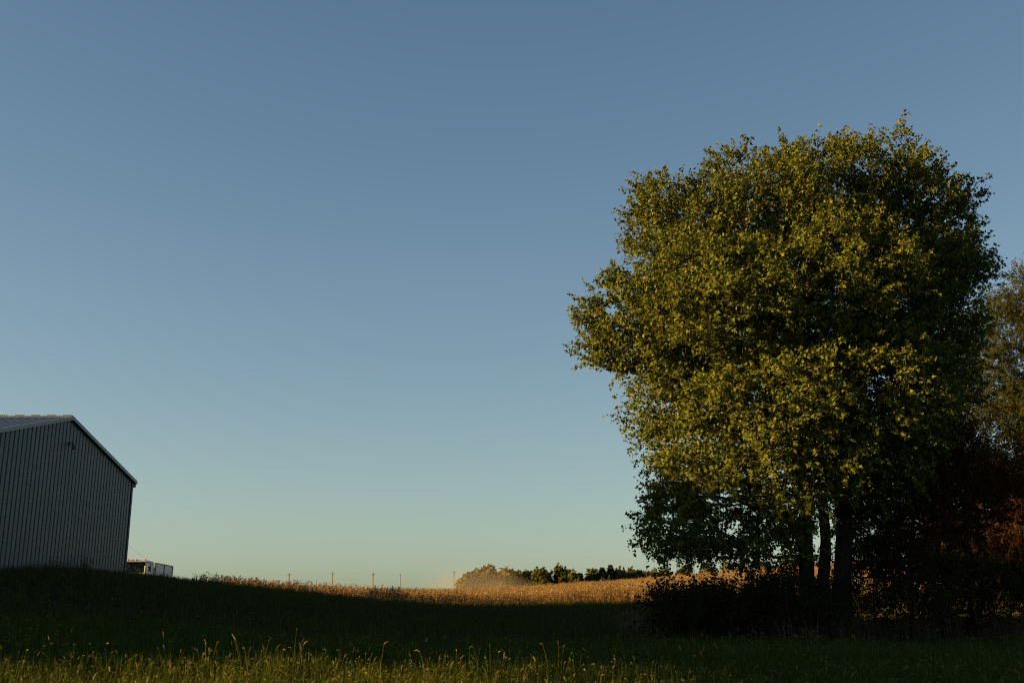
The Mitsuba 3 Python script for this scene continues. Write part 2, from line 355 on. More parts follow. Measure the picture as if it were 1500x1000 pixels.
    for s in (-1, 1):
        p('lower_side', box((s * (W + 0.06) - 0.02, y0, zf), (s * (W + 0.06) + 0.02, y1, zm - 0.02)), 'white_paint')
        p('side_board', box((s * (W + 0.05) - 0.015, y0 + 0.01, zm + 0.02), (s * (W + 0.05) + 0.015, y1 - 0.01, zt)), 'white_paint')
        p('side_rail', box((s * (W + 0.07) - 0.035, y0, zm - 0.02), (s * (W + 0.07) + 0.035, y1, zm + 0.02)), 'grey_paint')
        p('top_rail', box((s * (W + 0.06) - 0.035, y0, zt), (s * (W + 0.06) + 0.035, y1, zt + 0.06), 0.01), 'canvas')
        for y in np.linspace(y0 + 0.05, y1 - 0.05, 3):
            p('side_stake', box((s * (W + 0.1) - 0.03, y - 0.035, zf), (s * (W + 0.1) + 0.03, y + 0.035, zt - 0.01)), 'grey_paint')
    p('head_board', box((-W - 0.03, y1, zf), (W + 0.03, y1 + 0.05, zt + 0.03)), 'white_paint')
    p('tailgate', box((-W - 0.03, y0 - 0.05, zf), (W + 0.03, y0, zt)), 'white_paint')
    for s in (-1, 1):
        p('tail_lamp', tube([(s * 0.95, y0 - 0.05, 0.9), (s * 0.95, y0 - 0.1, 0.9)], 0.06, 12), 'red_plastic')
    p('tarp', tube([(W * 0.6, y0, zt + 0.09), (W * 0.6, (y0 + y1) / 2, zt + 0.1), (W * 0.6, y1, zt + 0.09)], 0.07, 10), 'canvas')


build_truck()


# ------------------------------------------------------------------ utility poles and wires
def build_pole(x, y, ztop, wood, text):
    key = numbered('utility_pole')
    label(key, text, 'utility pole', 'utility poles along the far road')
    z0 = float(height(x, y)) - 0.5
    zs = np.linspace(z0, ztop, 6)
    part(key, 'pole', tube([(x + 0.02 * math.sin(z * 0.7), y, z) for z in zs], np.linspace(0.21, 0.15, 6), 10), wood)
    c = part(key, 'crossarm', box((x - 0.65, y - 0.07, ztop - 0.62), (x + 0.65, y + 0.04, ztop - 0.48), 0.01), wood)
    for d in (-0.58, -0.25, 0.58):
        part(c, 'insulator', tube([(x + d, y - 0.02, ztop - 0.48), (x + d, y - 0.02, ztop - 0.4), (x + d, y - 0.02, ztop - 0.3)], [0.03, 0.075, 0.04], 8), 'porcelain')
    part(key, 'brace', cat([tube([(x + s * 0.4, y - 0.08, ztop - 0.56), (x, y - 0.15, ztop - 1.1)], 0.025, 5) for s in (-1, 1)]), 'dark_metal')
    return np.array([x, y, ztop - 0.3])


tops = []
for x, y, zt, wood, text in (
        (-49.0, 120, 10.9, 'pole_wood', 'wooden utility pole standing behind the shed, its wires leading down to the right'),
        (-97.0, 330, 5.4, 'pole_wood', 'faint short utility pole at the left end of the far row, beside the truck'),
        (-74.9, 353, 6.7, 'pole_wood', 'thin utility pole above the crop, second from the left of the far row'),
        (-64.2, 376, 7.4, 'pole_wood', 'dark thick utility pole above the crop in the middle of the far row'),
        (-51.6, 390, 7.4, 'pole_wood', 'thin utility pole between the dark thick pole and the pale pole'),
        (-42.9, 403, 7.2, 'pale_wood', 'pale sunlit yellowish utility pole above the crop'),
        (-23.5, 425, 8.6, 'pole_wood', 'thin utility pole standing against the left edge of the far round trees')):
    tops.append(build_pole(x, y, zt, wood, text))
SPANS = ('long faint {} line sagging from behind the shed down to the far pole row', 'hair-thin {} wire of the first span right of the truck', 'hair-thin {} wire of the second span, up to the dark thick pole',
         'hair-thin {} wire between the dark thick pole and the thin pole right of it', 'hair-thin {} wire between the thin pole and the pale pole', 'hair-thin {} wire from the pale pole to the round far trees')
for k in range(len(tops) - 1):
    a, b = tops[k], tops[k + 1]
    for dz, nm in ((0.0, 'upper'), (-2.2, 'lower')):
        w = np.linspace(0, 1, 25)[:, None]
        p = a * (1 - w) + b * w + np.array([0.3 if dz else -0.3, -0.16, dz])
        L = np.linalg.norm(b - a)
        p[:, 2] -= 4 * (L * 0.014 if k == 0 else L * 0.008) * (w * (1 - w))[:, 0]
        kk = numbered('power_line')
        scene[kk] = mikit.ply(tube(p, 0.013 if k == 0 else 0.008, 4, cap=False), 'wire_metal')
        label(kk, SPANS[k].format(nm), 'power line', 'power lines')


# ------------------------------------------------------------------ trees
def pix(px, py, y):
    """A point at distance y in front, from where it was measured in the photograph (metres)."""
    dx, dy = (px - 750) / 1500, (500 - py) / 1500
    d = np.array([dx, math.cos(PITCH) - math.sin(PITCH) * dy, math.sin(PITCH) + math.cos(PITCH) * dy])
    return EYE + d * (y / d[1])


def in_lobes(p, lobes):
    c, r = lobes
    return ((((p[:, None] - c[None]) / r[None]) ** 2).sum(-1) < 1).any(1)


def sample_clumps(lobes, n, sep, r, shell=0.55, tries=14000):
    c, rad = lobes
    vol = rad.prod(1)
    k = r.choice(len(c), tries, p=vol / vol.sum())
    u = rand_unit(tries, r) * (r.random(tries) ** (1 / 3))[:, None]
    p = c[k] + u * rad[k]
    # depth inside the union: 0 at the surface
    q = np.sqrt((((p[:, None] - c[None]) / rad[None]) ** 2).sum(-1)).min(1)
    keep = r.random(tries) < np.where(q > shell, 1.0, 0.22)
    p = p[keep]
    out = []
    tree = None
    for x in p:
        if len(out) and (np.linalg.norm(np.array(out) - x, axis=1) < sep).any():
            continue
        out.append(x)
        if len(out) >= n:
            break
    return np.array(out)


def skeleton(stems, clumps, r, bend=0.25):
    """Joins every clump to the stems by limbs. Returns nodes, parent, and which node each clump is."""
    nodes, par, plen = [], [], []
    for s in stems:
        pts, at = s
        prev = at if at is not None else -1
        for i, p in enumerate(pts):
            nodes.append(np.array(p, float))
            par.append(prev)
            plen.append(0 if prev < 0 else plen[prev] + np.linalg.norm(nodes[prev] - p))
            prev = len(nodes) - 1
    nstem = len(nodes)
    top = np.array(nodes)
    order = np.argsort([np.min(np.linalg.norm(top - c, axis=1)) for c in clumps])
    tips = {}
    for ci in order:
        c = clumps[ci]
        N = np.array(nodes)
        d = np.linalg.norm(N - c, axis=1)
        low = np.maximum(0, N[:, 2] - c[2] + 0.15)
        cost = d + 0.10 * np.array(plen) + 1.2 * low + np.where(N[:, 2] < N[0, 2] + 1.6, 3.0, 0)
        j = int(np.argmin(cost))
        a = N[j]
        m = max(2, int(d[j] / 0.45))
        off = rand_unit(1, r)[0] * d[j] * 0.16
        wob = rand_unit(m + 2, r) * 0.05 * min(1.0, d[j])
        prev = j
        for q_, t in enumerate(np.linspace(0, 1, m + 1)[1:]):
            p = a * (1 - t) + c * t + off * math.sin(math.pi * t) + np.array([0, 0, -bend * d[j] * t * (1 - t)]) + wob[q_]
            nodes.append(p)
            par.append(prev)
            plen.append(plen[prev] + np.linalg.norm(p - nodes[prev]))
            prev = len(nodes) - 1
        tips[ci] = prev
    return np.array(nodes), np.array(par), tips, nstem


def limb_mesh(nodes, par, nstem, tip_r, expo=2.4):
    n = len(nodes)
    area = np.zeros(n)
    kids = np.bincount(par[par >= 0], minlength=n)
    area[kids == 0] = tip_r ** expo
    for i in range(n - 1, -1, -1):
        if area[i] == 0:
            area[i] = tip_r ** expo
        if par[i] >= 0:
            area[par[i]] += area[i]
    rad = area ** (1 / expo)
    segs = []
    for i in range(nstem, n):
        j = par[i]
        if j < 0:
            continue
        ri = rad[i]
        rj = min(rad[j], ri * 1.35)
        segs.append(tube([nodes[j], nodes[i]], [rj, ri], 6 if ri > 0.03 else 4, cap=False))
    return cat(segs), rad


def shoots(clumps, crown_c, r, per, rc, length, n_leaf, out=0.55, up=0.35, rnd=0.55, droop=0.0, flat=0.75):
    """Leafy shoots round every clump centre: returns leaf positions, shoot directions and shoot lines."""
    P, D, S, E = [], [], [], []
    for c in clumps:
        n = max(3, int(per * r.uniform(0.7, 1.3)))
        u = rand_unit(n, r) * (r.random(n) ** 0.45)[:, None] * rc * r.uniform(0.75, 1.25)
        u[:, 2] *= flat
        d = unit(unit(c - crown_c)[None] * out + unit(u) * 0.5 + np.array([0, 0, up]) + rand_unit(n, r) * rnd)
        L = length * r.uniform(0.6, 1.3, n)
        base = c + u * 0.55
        S.append(base)
        E.append(base + d * L[:, None])
        t = r.random((n, n_leaf)) ** 0.8
        p = base[:, None] + d[:, None] * (t * L[:, None])[..., None]
        p[..., 2] -= droop * (t ** 2) * L[:, None]
        P.append(p.reshape(-1, 3))
        D.append(np.repeat(d, n_leaf, axis=0))
    return np.vstack(P), np.vstack(D), np.vstack(S), np.vstack(E)


def leaf_set(P, D, r, size, spread, droop, tones, weights, shape, centre=None, big=1.25):
    """Leaves round the shoots; blades turn to the open side of the crown, as leaves do."""
    n = len(P)
    side = rand_unit(n, r)
    along = unit(D * 0.35 + side * 0.85 + np.array([0, 0, -droop]))
    face = np.array([0, 0, 0.75]) if centre is None else unit(P - centre) * 0.65 + np.array([0, 0, 0.4])
    normal = unit(rand_unit(n, r) * 0.8 + face)
    s = size * r.uniform(0.5, big, n)
    pos = P + side * spread * r.random(n)[:, None]
    k = r.choice(len(tones), n, p=np.array(weights) / sum(weights))
    col = np.array(tones)[k] * r.uniform(0.75, 1.25, n)[:, None]
    return leaves(pos, along, normal, s, col, shape)


def twig_mesh(S, E, r0=0.008):
    d = E - S
    a = unit(np.cross(d, np.array([0.3, 0.5, 0.8])))
    b = unit(np.cross(d, a))
    v = []
    for k in range(3):
        o = a * math.cos(2.1 * k) + b * math.sin(2.1 * k)
        v.append(S + o * r0)
    v.append(S + d * 0.92)
    v = np.stack(v, 1)
    f = np.array([[0, 1, 3], [1, 2, 3], [2, 0, 3]])[None] + (np.arange(len(S)) * 4)[:, None, None]
    return v.reshape(-1, 3), f.reshape(-1, 3)


def smooth_path(pts, n):
    p = np.array(pts, float)
    t = np.linspace(0, 1, len(p))
    from scipy.interpolate import CubicSpline
    return CubicSpline(t, p)(np.linspace(0, 1, n))


def trunk_mesh(path, radii, sides=14, seed=0):
    m = tube(path, np.interp(np.linspace(0, 1, len(path)), np.linspace(0, 1, len(radii)), radii), sides)
    v = m.vertices.copy()
    ctr = np.repeat(np.asarray(path), sides, axis=0)
    w = v[:len(ctr)] - ctr
    k = 0.75 + 0.5 * mfbm(np.stack([v[:len(ctr), 0] * 5, v[:len(ctr), 1] * 5, v[:len(ctr), 2] * 1.3], -1), 3, seed)
    v[:len(ctr)] = ctr + w * k[:, None]
    return trimesh.Trimesh(v, m.faces, process=False)


# ---- the big shade tree
def build_shade_tree():
    key = 'maple_tree'
    label(key, 'large broad-leaved tree with three dark trunks and a rounded olive-green crown lit from the left', 'tree')
    r = np.random.default_rng(11)
    D = 28.0
    spec = [  # px, py, radius px x, radius px y, depth offset m, depth radius m
        (1140, 345, 122, 104, 0, 2.6), (1210, 292, 88, 80, 0.4, 2.2), (1315, 318, 74, 78, 0.5, 2.0), (1040, 352, 90, 78, -0.3, 2.2), (985, 340, 72, 68, 0, 1.7),
        (960, 470, 105, 95, 0, 2.4), (1060, 470, 150, 130, -0.8, 3.2), (1200, 450, 160, 140, -0.4, 3.4), (1330, 430, 100, 125, 0.6, 2.4), (1380, 335, 42, 52, 0.8, 1.2),
        (1010, 600, 92, 75, 0, 2.2), (1130, 600, 130, 90, -1.3, 2.6), (1250, 580, 130, 110, -0.6, 3.0), (1360, 560, 60, 68, 0.5, 1.7), (1028, 702, 98, 66, -0.4, 2.2),
        (1130, 690, 75, 55, -1.0, 1.8), (1006, 768, 66, 56, -0.2, 1.8), (1080, 775, 60, 45, 0.3, 1.5), (1290, 680, 65, 45, -0.6, 1.6), (905, 505, 50, 42, 0, 1.0), (1062, 262, 46, 36, 0, 1.3), (1000, 300, 48, 34, 0, 1.2), (1180, 232, 40, 26, 0, 1.1), (1300, 225, 34, 28, 0.2, 1.0), (945, 305, 26, 28, 0, 0.8),
        (1250, 232, 22, 42, 0, 0.6), (1125, 240, 40, 30, 0, 1.0), (1340, 258, 30, 22, 0.3, 0.9), (1150, 790, 45, 45, 0.4, 1.0), (1175, 745, 42, 60, -1.0, 0.7), (1240, 665, 50, 50, -1.2, 0.8), (1150, 700, 75, 75, -1.5, 1.2), (1215, 680, 55, 50, -1.8, 1.0), (1135, 760, 40, 50, -1.2, 0.8), (1265, 740, 40, 55, 0.5, 0.9), (985, 740, 42, 55, -0.2, 1.2), (1060, 800, 70, 28, 0, 1.2), (1395, 318, 30, 26, 0.8, 0.9), (1404, 405, 40, 44, 0.6, 1.2), (1378, 262, 30, 16, 0.6, 0.7), (1428, 286, 20, 15, 0.8, 0.8)]
    cs, rs = [], []
    for px, py, rx, ry, dz, rd in spec:
        c = pix(px, py, D + dz)
        sc = np.linalg.norm(c - EYE) / 1500 * 0.97
        cs.append(c)
        rs.append((rx * sc * 0.93, rd, ry * sc * 0.93))
    lobes = (np.array(cs), np.array(rs))
    clumps = sample_clumps(lobes, 1200, 0.48, r, shell=0.45, tries=42000)
    crown_c = pix(1180, 560, D)
    S = lambda pts, dy: np.array([pix(a, b, D + dy * i / (len(pts) - 1)) for i, (a, b) in enumerate(pts)])
    A = smooth_path(S([(1186, 905), (1183, 860), (1180, 790), (1178, 715), (1160, 640), (1140, 560), (1108, 450), (1090, 350)], -0.8), 26)
    B = smooth_path(S([(1204, 905), (1206, 850), (1209, 780), (1205, 700), (1214, 560), (1200, 420), (1190, 300)], 0.9), 24)
    C = smooth_path(S([(1231, 905), (1233, 860), (1236, 780), (1235, 700), (1246, 620), (1260, 520), (1290, 400), (1315, 300)], 0.3), 26)
    L1 = smooth_path(np.vstack([A[6], S([(1150, 752), (1120, 724), (1085, 702), (1035, 690)], -1.0)]), 12)
    L2 = smooth_path(np.vstack([C[10], S([(1290, 640), (1340, 590), (1385, 530)], 0.8)]), 12)
    L3 = smooth_path(np.vstack([A[11], S([(1120, 600), (1050, 560), (980, 520)], -0.3)]), 12)
    for path, rad in ((A, (0.34, 0.21, 0.17, 0.15, 0.13, 0.1, 0.05)), (B, (0.26, 0.16, 0.14, 0.12, 0.1, 0.08, 0.04)), (C, (0.36, 0.24, 0.21, 0.2, 0.17, 0.12, 0.05))):
        part(key, 'trunk', trunk_mesh(path, rad), 'bark', 40)
    for path, rad in ((L1, (0.12, 0.1, 0.06, 0.04)), (L2, (0.12, 0.09, 0.06, 0.04)), (L3, (0.12, 0.09, 0.06, 0.03))):
        part(key, 'limb', trunk_mesh(path, rad, 9), 'bark', 40)
    stems = [(A, None), (B, None), (C, None), (L1, 6), (L2, 50 + 10), (L3, 11)]
    nodes, par, tips, ns = skeleton(stems, clumps, r)
    # leave the stems' own lower ends out of the joining
    bm, _ = limb_mesh(nodes, par, ns, 0.012)
    labels[part(key, 'branches', bm, 'twig_bark')] = {'kind': 'stuff'}
    P, Dv, S0, E0 = shoots(clumps, crown_c, r, 14, 0.5, 0.6, 22, out=0.6, up=0.3, droop=0.12)
    part(key, 'twigs', twig_mesh(S0, E0), 'twig_bark')
    tones = [(0.096, 0.122, 0.020), (0.074, 0.098, 0.019), (0.132, 0.138, 0.030), (0.155, 0.135, 0.034)]
    m, col = leaf_set(P, Dv, r, 0.10, 0.06, 0.5, tones, (5, 4, 2.2, 0.5), LEAF_BROAD, crown_c, 1.4)
    part(key, 'crown', m, 'leaf_skin', color=col)


build_shade_tree()


def build_side_tree(key, text, spec, D, trunk, seed, tones, weights, n_clump, sep, per, size, shape, droop=0.6, length=0.7, n_leaf=26, group=None, catg='tree', up=0.15, rc=0.65):
    label(key, text, catg, group)
    r = np.random.default_rng(seed)
    cs, rs = [], []
    for px, py, rx, ry, dz, rd in spec:
        c = pix(px, py, D + dz)
        sc = np.linalg.norm(c - EYE) / 1500 * 0.97
        cs.append(c)
        rs.append((rx * sc * 0.93, rd, ry * sc * 0.93))
    clumps = sample_clumps((np.array(cs), np.array(rs)), n_clump, sep, r, shell=0.45)
    crown_c = np.mean(cs, axis=0)
    stems = []
    for pts, dy, rad in trunk:
        path = np.array([pix(a, b, D + dy * i / (len(pts) - 1)) for i, (a, b) in enumerate(pts)])
        path[0, 2] = height(path[0, 0], path[0, 1]) - 0.1
        path = smooth_path(path, 18)
        part(key, 'trunk' if catg == 'tree' else 'stem', trunk_mesh(path, rad, 10, seed), 'bark', 40)
        stems.append((path, None))
    nodes, par, tips, ns = skeleton(stems, clumps, r)
    bm, _ = limb_mesh(nodes, par, ns, 0.009)
    labels[part(key, 'branches', bm, 'twig_bark')] = {'kind': 'stuff'}
    P, Dv, S0, E0 = shoots(clumps, crown_c, r, per, rc, length, n_leaf, out=0.4, up=up, droop=0.25)
    part(key, 'twigs', twig_mesh(S0, E0, 0.006), 'twig_bark')
    m, col = leaf_set(P, Dv, r, size, 0.05, droop, tones, weights, shape, crown_c)
    part(key, 'crown', m, 'leaf_skin', color=col)


build_side_tree('slender_leaved_tree', 'tall thin-foliaged brownish-olive tree at the right edge of the photo, behind the red shrub', [
    (1490, 540, 95, 112, 0, 2.4), (1560, 505, 105, 132, 0, 2.8), (1440, 600, 75, 90, -0.3, 2.0), (1520, 660, 120, 110, 0, 2.6), (1640, 620, 140, 160, 0.5, 3.0), (1500, 452, 30, 42, 0, 0.9), (1455, 480, 48, 52, 0, 1.2), (1400, 650, 60, 55, -0.5, 1.5)],
    38.0, [([(1500, 890), (1505, 780), (1500, 640), (1515, 500), (1530, 400)], 0.4, (0.2, 0.15, 0.1, 0.04)), ([(1530, 900), (1560, 740), (1590, 600), (1610, 480)], 0.8, (0.18, 0.13, 0.08, 0.03))],
    21, [(0.040, 0.048, 0.013), (0.032, 0.042, 0.013), (0.050, 0.046, 0.014)], (4, 4, 2), 560, 0.42, 14, 0.135, LEAF_NARROW, 0.5, n_leaf=32)
build_side_tree('olive_tree_shrub', 'yellowish-green leafy sapling standing between the dark trunks and the red shrub', [
    (1345, 670, 70, 60, 0, 1.6), (1300, 720, 50, 60, 0, 1.3), (1380, 740, 60, 70, 0, 1.5), (1330, 780, 70, 60, 0, 1.5), (1270, 770, 40, 60, 0.3, 1.0)],
    29.5, [([(1335, 910), (1335, 820), (1340, 740), (1345, 660)], 0.2, (0.07, 0.05, 0.03)), ([(1345, 910), (1365, 820), (1385, 740)], 0.3, (0.06, 0.04, 0.02))],
    22, [(0.085, 0.08, 0.018), (0.11, 0.085, 0.02), (0.06, 0.06, 0.016)], (4, 2, 3), 170, 0.38, 13, 0.085, LEAF_SIMPLE, 0.5, n_leaf=20)
for i, (text, spec, D, trunk, seed) in enumerate((
        ('tall rusty-red autumn shrub near the right edge, in front of the thin-foliaged tree', [(1405, 700, 55, 60, 0, 1.3), (1430, 770, 70, 60, 0, 1.5), (1390, 800, 45, 50, 0, 1.2), (1400, 640, 30, 34, 0, 0.8), (1365, 760, 35, 50, 0, 0.9)], 27.5,
         [([(1425, 920), (1418, 840), (1410, 740), (1405, 660)], 0.1, (0.05, 0.035, 0.02)), ([(1432, 920), (1440, 850), (1450, 770)], 0.2, (0.045, 0.03, 0.015))], 31),
        ('rusty-red autumn shrub cut by the right edge of the photo, beside the taller red one', [(1490, 720, 60, 55, 0, 1.4), (1520, 800, 80, 70, 0, 1.6), (1475, 800, 45, 45, 0, 1.1)], 27.0,
         [([(1500, 930), (1500, 840), (1495, 760), (1492, 690)], 0.1, (0.05, 0.035, 0.02))], 32))):
    build_side_tree(numbered('sumac_shrub'), text, spec, D, trunk, seed, [(0.085, 0.030, 0.010), (0.070, 0.034, 0.011), (0.045, 0.026, 0.009)], (4, 3, 2), 170, 0.32, 12, 0.10, LEAF_NARROW, 0.5, n_leaf=24, catg='shrub')


# ---- dark brush under and beside the trees
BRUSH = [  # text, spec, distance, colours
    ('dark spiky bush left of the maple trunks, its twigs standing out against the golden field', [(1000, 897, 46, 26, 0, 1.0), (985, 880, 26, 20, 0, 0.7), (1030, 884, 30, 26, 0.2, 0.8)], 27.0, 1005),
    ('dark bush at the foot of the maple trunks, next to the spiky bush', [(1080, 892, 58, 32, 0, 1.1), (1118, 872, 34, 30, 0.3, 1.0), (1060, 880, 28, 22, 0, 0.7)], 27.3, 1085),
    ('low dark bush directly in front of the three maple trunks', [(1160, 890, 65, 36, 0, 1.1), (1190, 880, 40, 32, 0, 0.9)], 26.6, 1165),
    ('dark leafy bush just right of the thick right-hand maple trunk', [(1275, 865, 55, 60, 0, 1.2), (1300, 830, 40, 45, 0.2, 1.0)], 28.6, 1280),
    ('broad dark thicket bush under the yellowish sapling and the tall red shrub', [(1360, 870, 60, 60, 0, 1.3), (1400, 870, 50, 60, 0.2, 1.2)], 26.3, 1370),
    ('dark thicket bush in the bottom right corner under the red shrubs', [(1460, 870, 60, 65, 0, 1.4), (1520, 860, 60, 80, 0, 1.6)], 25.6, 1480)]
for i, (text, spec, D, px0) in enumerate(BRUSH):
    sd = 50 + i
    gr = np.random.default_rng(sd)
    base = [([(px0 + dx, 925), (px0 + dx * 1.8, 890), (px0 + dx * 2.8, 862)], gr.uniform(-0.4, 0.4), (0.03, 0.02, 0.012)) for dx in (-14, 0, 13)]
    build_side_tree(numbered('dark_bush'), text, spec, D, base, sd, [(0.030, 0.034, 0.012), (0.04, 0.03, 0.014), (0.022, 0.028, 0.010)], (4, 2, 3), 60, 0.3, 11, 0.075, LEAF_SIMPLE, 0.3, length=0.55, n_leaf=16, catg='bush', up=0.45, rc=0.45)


# ---- dry weeds, each clump a thing
def blade_fan(n, r, hmin, hmax, wid, lean, seg=3):
    """Blades standing at the origin: returns positions (n, seg+1, 2, 3)."""
    a = r.random(n) * 2 * math.pi
    h = r.uniform(hmin, hmax, n)
    ln = np.abs(r.normal(0, lean, n)) * h
    out = []
    wd = np.stack([-np.sin(a), np.cos(a), 0 * a], 1)
    dirn = np.stack([np.cos(a), np.sin(a), 0 * a], 1)
    for k in range(seg + 1):
        t = k / seg
        c = dirn * (ln * t ** 1.9)[:, None] + np.array([0, 0, 1.0]) * (h * (t - 0.18 * (ln / h) * t ** 2))[:, None]
        w = (wid * (1 - t) ** 0.7 + 0.0006)
        w = np.broadcast_to(w, (n,))
        out.append(np.stack([c - wd * w[:, None] / 2, c + wd * w[:, None] / 2], 1))
    return np.stack(out, 1)


def blades_mesh(pos, fan):
    n, s1 = fan.shape[:2]
    v = (fan + pos[:, None, None]).reshape(-1, 3)
    k = np.arange(s1 - 1)
    f1 = np.vstack([np.stack([2 * k, 2 * k + 1, 2 * k + 3], 1), np.stack([2 * k, 2 * k + 3, 2 * k + 2], 1)])
    f = (f1[None] + (np.arange(n) * 2 * s1)[:, None, None]).reshape(-1, 3)
    return v, f, 2 * s1


def build_weed(key, x, y, text, seed, n=120, h=(0.5, 1.1), col=(0.16, 0.115, 0.07), spread=0.45, heads=True, group=None):
    label(key, text, 'weeds', group)
    r = np.random.default_rng(seed)
    p = np.stack([x + r.normal(0, spread, n), y + r.normal(0, spread, n), np.zeros(n)], 1)
    p[:, 2] = height(p[:, 0], p[:, 1]) - 0.02
    fan = blade_fan(n, r, h[0], h[1], 0.012, 0.32, 4)
    v, f, k = blades_mesh(p, fan)
    c = np.repeat(np.array(col) * r.uniform(0.6, 1.3, n)[:, None], k, axis=0)
    part(key, 'stalks', (v, f), 'plant_skin', color=c)
    if heads:
        m = n * 5
        who = r.integers(0, n, m)
        tt = r.integers(2, 5, m)
        P = p[who] + fan[who, tt].mean(1)
        mm, cc = leaves(P, rand_unit(m, r) + [0, 0, 0.4], rand_unit(m, r), r.uniform(0.03, 0.09, m), np.array(col) * r.uniform(0.6, 1.4, m)[:, None], LEAF_NARROW)
        part(key, 'seed_heads', mm, 'plant_skin', color=cc)


for i, (x, y, h, text) in enumerate((
        (3.9, 30.5, (0.4, 1.0), 'pale dry weed clump at the left end of the brush, in front of the field edge'),
        (4.9, 29.2, (0.5, 1.1), 'pale dry weed clump in front of the dark spiky bush'),
        (6.0, 27.4, (0.5, 1.15), 'pinkish-brown dry weed clump between the spiky bush and the lawn'),
        (7.2, 26.3, (0.4, 1.0), 'dry brown weed clump before the bush at the foot of the maple'),
        (8.4, 25.7, (0.4, 0.9), 'dim dry weed clump in front of the maple trunks'),
        (10.0, 25.2, (0.4, 0.9), 'dim dry weed clump in front of the yellowish sapling'),
        (11.6, 24.6, (0.4, 0.9), 'dim dry weed clump at the right, before the red shrubs'),
        (5.6, 33.0, (0.4, 1.0), 'dark dry weed clump behind the spiky bush, next to the crop'))):
    build_weed(numbered('dry_weeds'), x, y, text, 70 + i, 190, h, (0.185, 0.132, 0.092) if i < 4 or i == 7 else (0.075, 0.055, 0.04))
build_weed('wall_weed', SX + 0.35, 40.3, 'dark weed growing against the foot of the shed gable wall, near the middle', 90, 45, (0.3, 0.85), (0.03, 0.032, 0.014), 0.12)
build_weed('wall_weed_001', SX + 0.3, 37.6, 'low dark weed at the foot of the gable wall, left of the taller one', 91, 50, (0.25, 0.6), (0.05, 0.05, 0.02), 0.25)
build_weed('field_edge_weed', 0.9, 53.8, 'dark green weed mound at the front edge of the golden field, left of centre', 92, 160, (0.25, 0.6), (0.03, 0.04, 0.012), 0.5, False)


# ------------------------------------------------------------------ far trees
def far_crown(r, centers, radii, n, size, tones):
    k = r.choice(len(centers), n, p=(radii.prod(1) ** 0.66) / (radii.prod(1) ** 0.66).sum())
    u = rand_unit(n, r)
    bump = 0.82 + 0.36 * mfbm(u * 2.3 + k[:, None] * 7.1, 3)
    P = centers[k] + u * radii[k] * (bump * r.random(n) ** 0.18)[:, None]
    col = np.array(tones)[r.integers(0, len(tones), n)] * r.uniform(0.75, 1.25, n)[:, None]
    return leaves(P, rand_unit(n, r), unit(rand_unit(n, r) * 0.6 + u), size * r.uniform(0.6, 1.3, n), col, LEAF_SIMPLE)


TONE_D = [(0.062, 0.074, 0.024), (0.074, 0.082, 0.027), (0.09, 0.085, 0.03)]
TONE_C = [(0.036, 0.050, 0.022), (0.042, 0.055, 0.024)]
FAR = [  # px centre, py top, half width px, distance, kind, label
    (690, 838, 20, 245, 'd', 'small round far tree at the left end, its left side meeting open sky'),
    (712, 828, 26, 250, 'd', 'broad tall round far tree, highest of the left clump, behind the dust'),
    (740, 832, 22, 248, 'd', 'round far tree on the right shoulder of the left clump, in thick dust'),
    (768, 841, 18, 252, 'd', 'low dust-veiled far tree in the dip right of the left clump'),
    (787, 832, 20, 246, 'd', 'round far tree right of the dip, half veiled by dust'),
    (803, 838, 15, 243, 'c', 'slim dark conifer just left of the pointed far tree'),
    (820, 829, 18, 247, 'd', 'pointed far tree, taller than its neighbours, right of the dust'),
    (841, 838, 15, 244, 'd', 'short far tree at the right end of the dusty clump, by the sky gap'),
    (850, 839, 10, 246, 'c', 'small thin conifer at the right end of the dusty clump'),
    (866, 834, 12, 250, 'd', 'dark far tree first right of the sky gap'),
    (882, 831, 19, 251, 'c', 'dark conifer second right of the sky gap'),
    (894, 827, 17, 252, 'c', 'pointed dark conifer, tallest of the conifer row'),
    (908, 833, 15, 253, 'd', 'round dark far tree right of the tallest conifer'),
    (927, 834, 16, 255, 'd', 'round dark far tree, second right of the tallest conifer'),
    (938, 838, 9, 256, 'd', 'low pale-green far tree at the right end of the conifer row'),
    (954, 835, 13, 262, 'd', 'small round pale-green far tree right of the second sky gap'),
    (973, 833, 12, 264, 'd', 'small round green far tree at the right, left of the maple leaves'),
    (1000, 829, 18, 262, 'd', 'far tree partly behind the lowest left leaves of the maple'),
    (1035, 826, 20, 262, 'd', 'far tree seen under the maple crown, left of the gap'),
    (1065, 822, 18, 262, 'd', 'far tree seen through the gap under the maple crown'),
    (1105, 820, 24, 264, 'd', 'far tree just left of the maple trunks'),
    (757, 838, 16, 256, 'd', 'dim far tree behind the dip between the two dusty humps'),
    (777, 836, 15, 258, 'd', 'dim far tree behind the dust, right of the dip'),
    (832, 836, 14, 252, 'd', 'dim far tree right behind the pointed far tree'),
    (917, 835, 13, 262, 'd', 'dim far tree behind the two round dark ones right of the conifers'),
    (946, 839, 12, 266, 'd', 'low far tree in the second sky gap'),
    (1150, 818, 26, 264, 'd', 'far tree behind the maple trunks')]
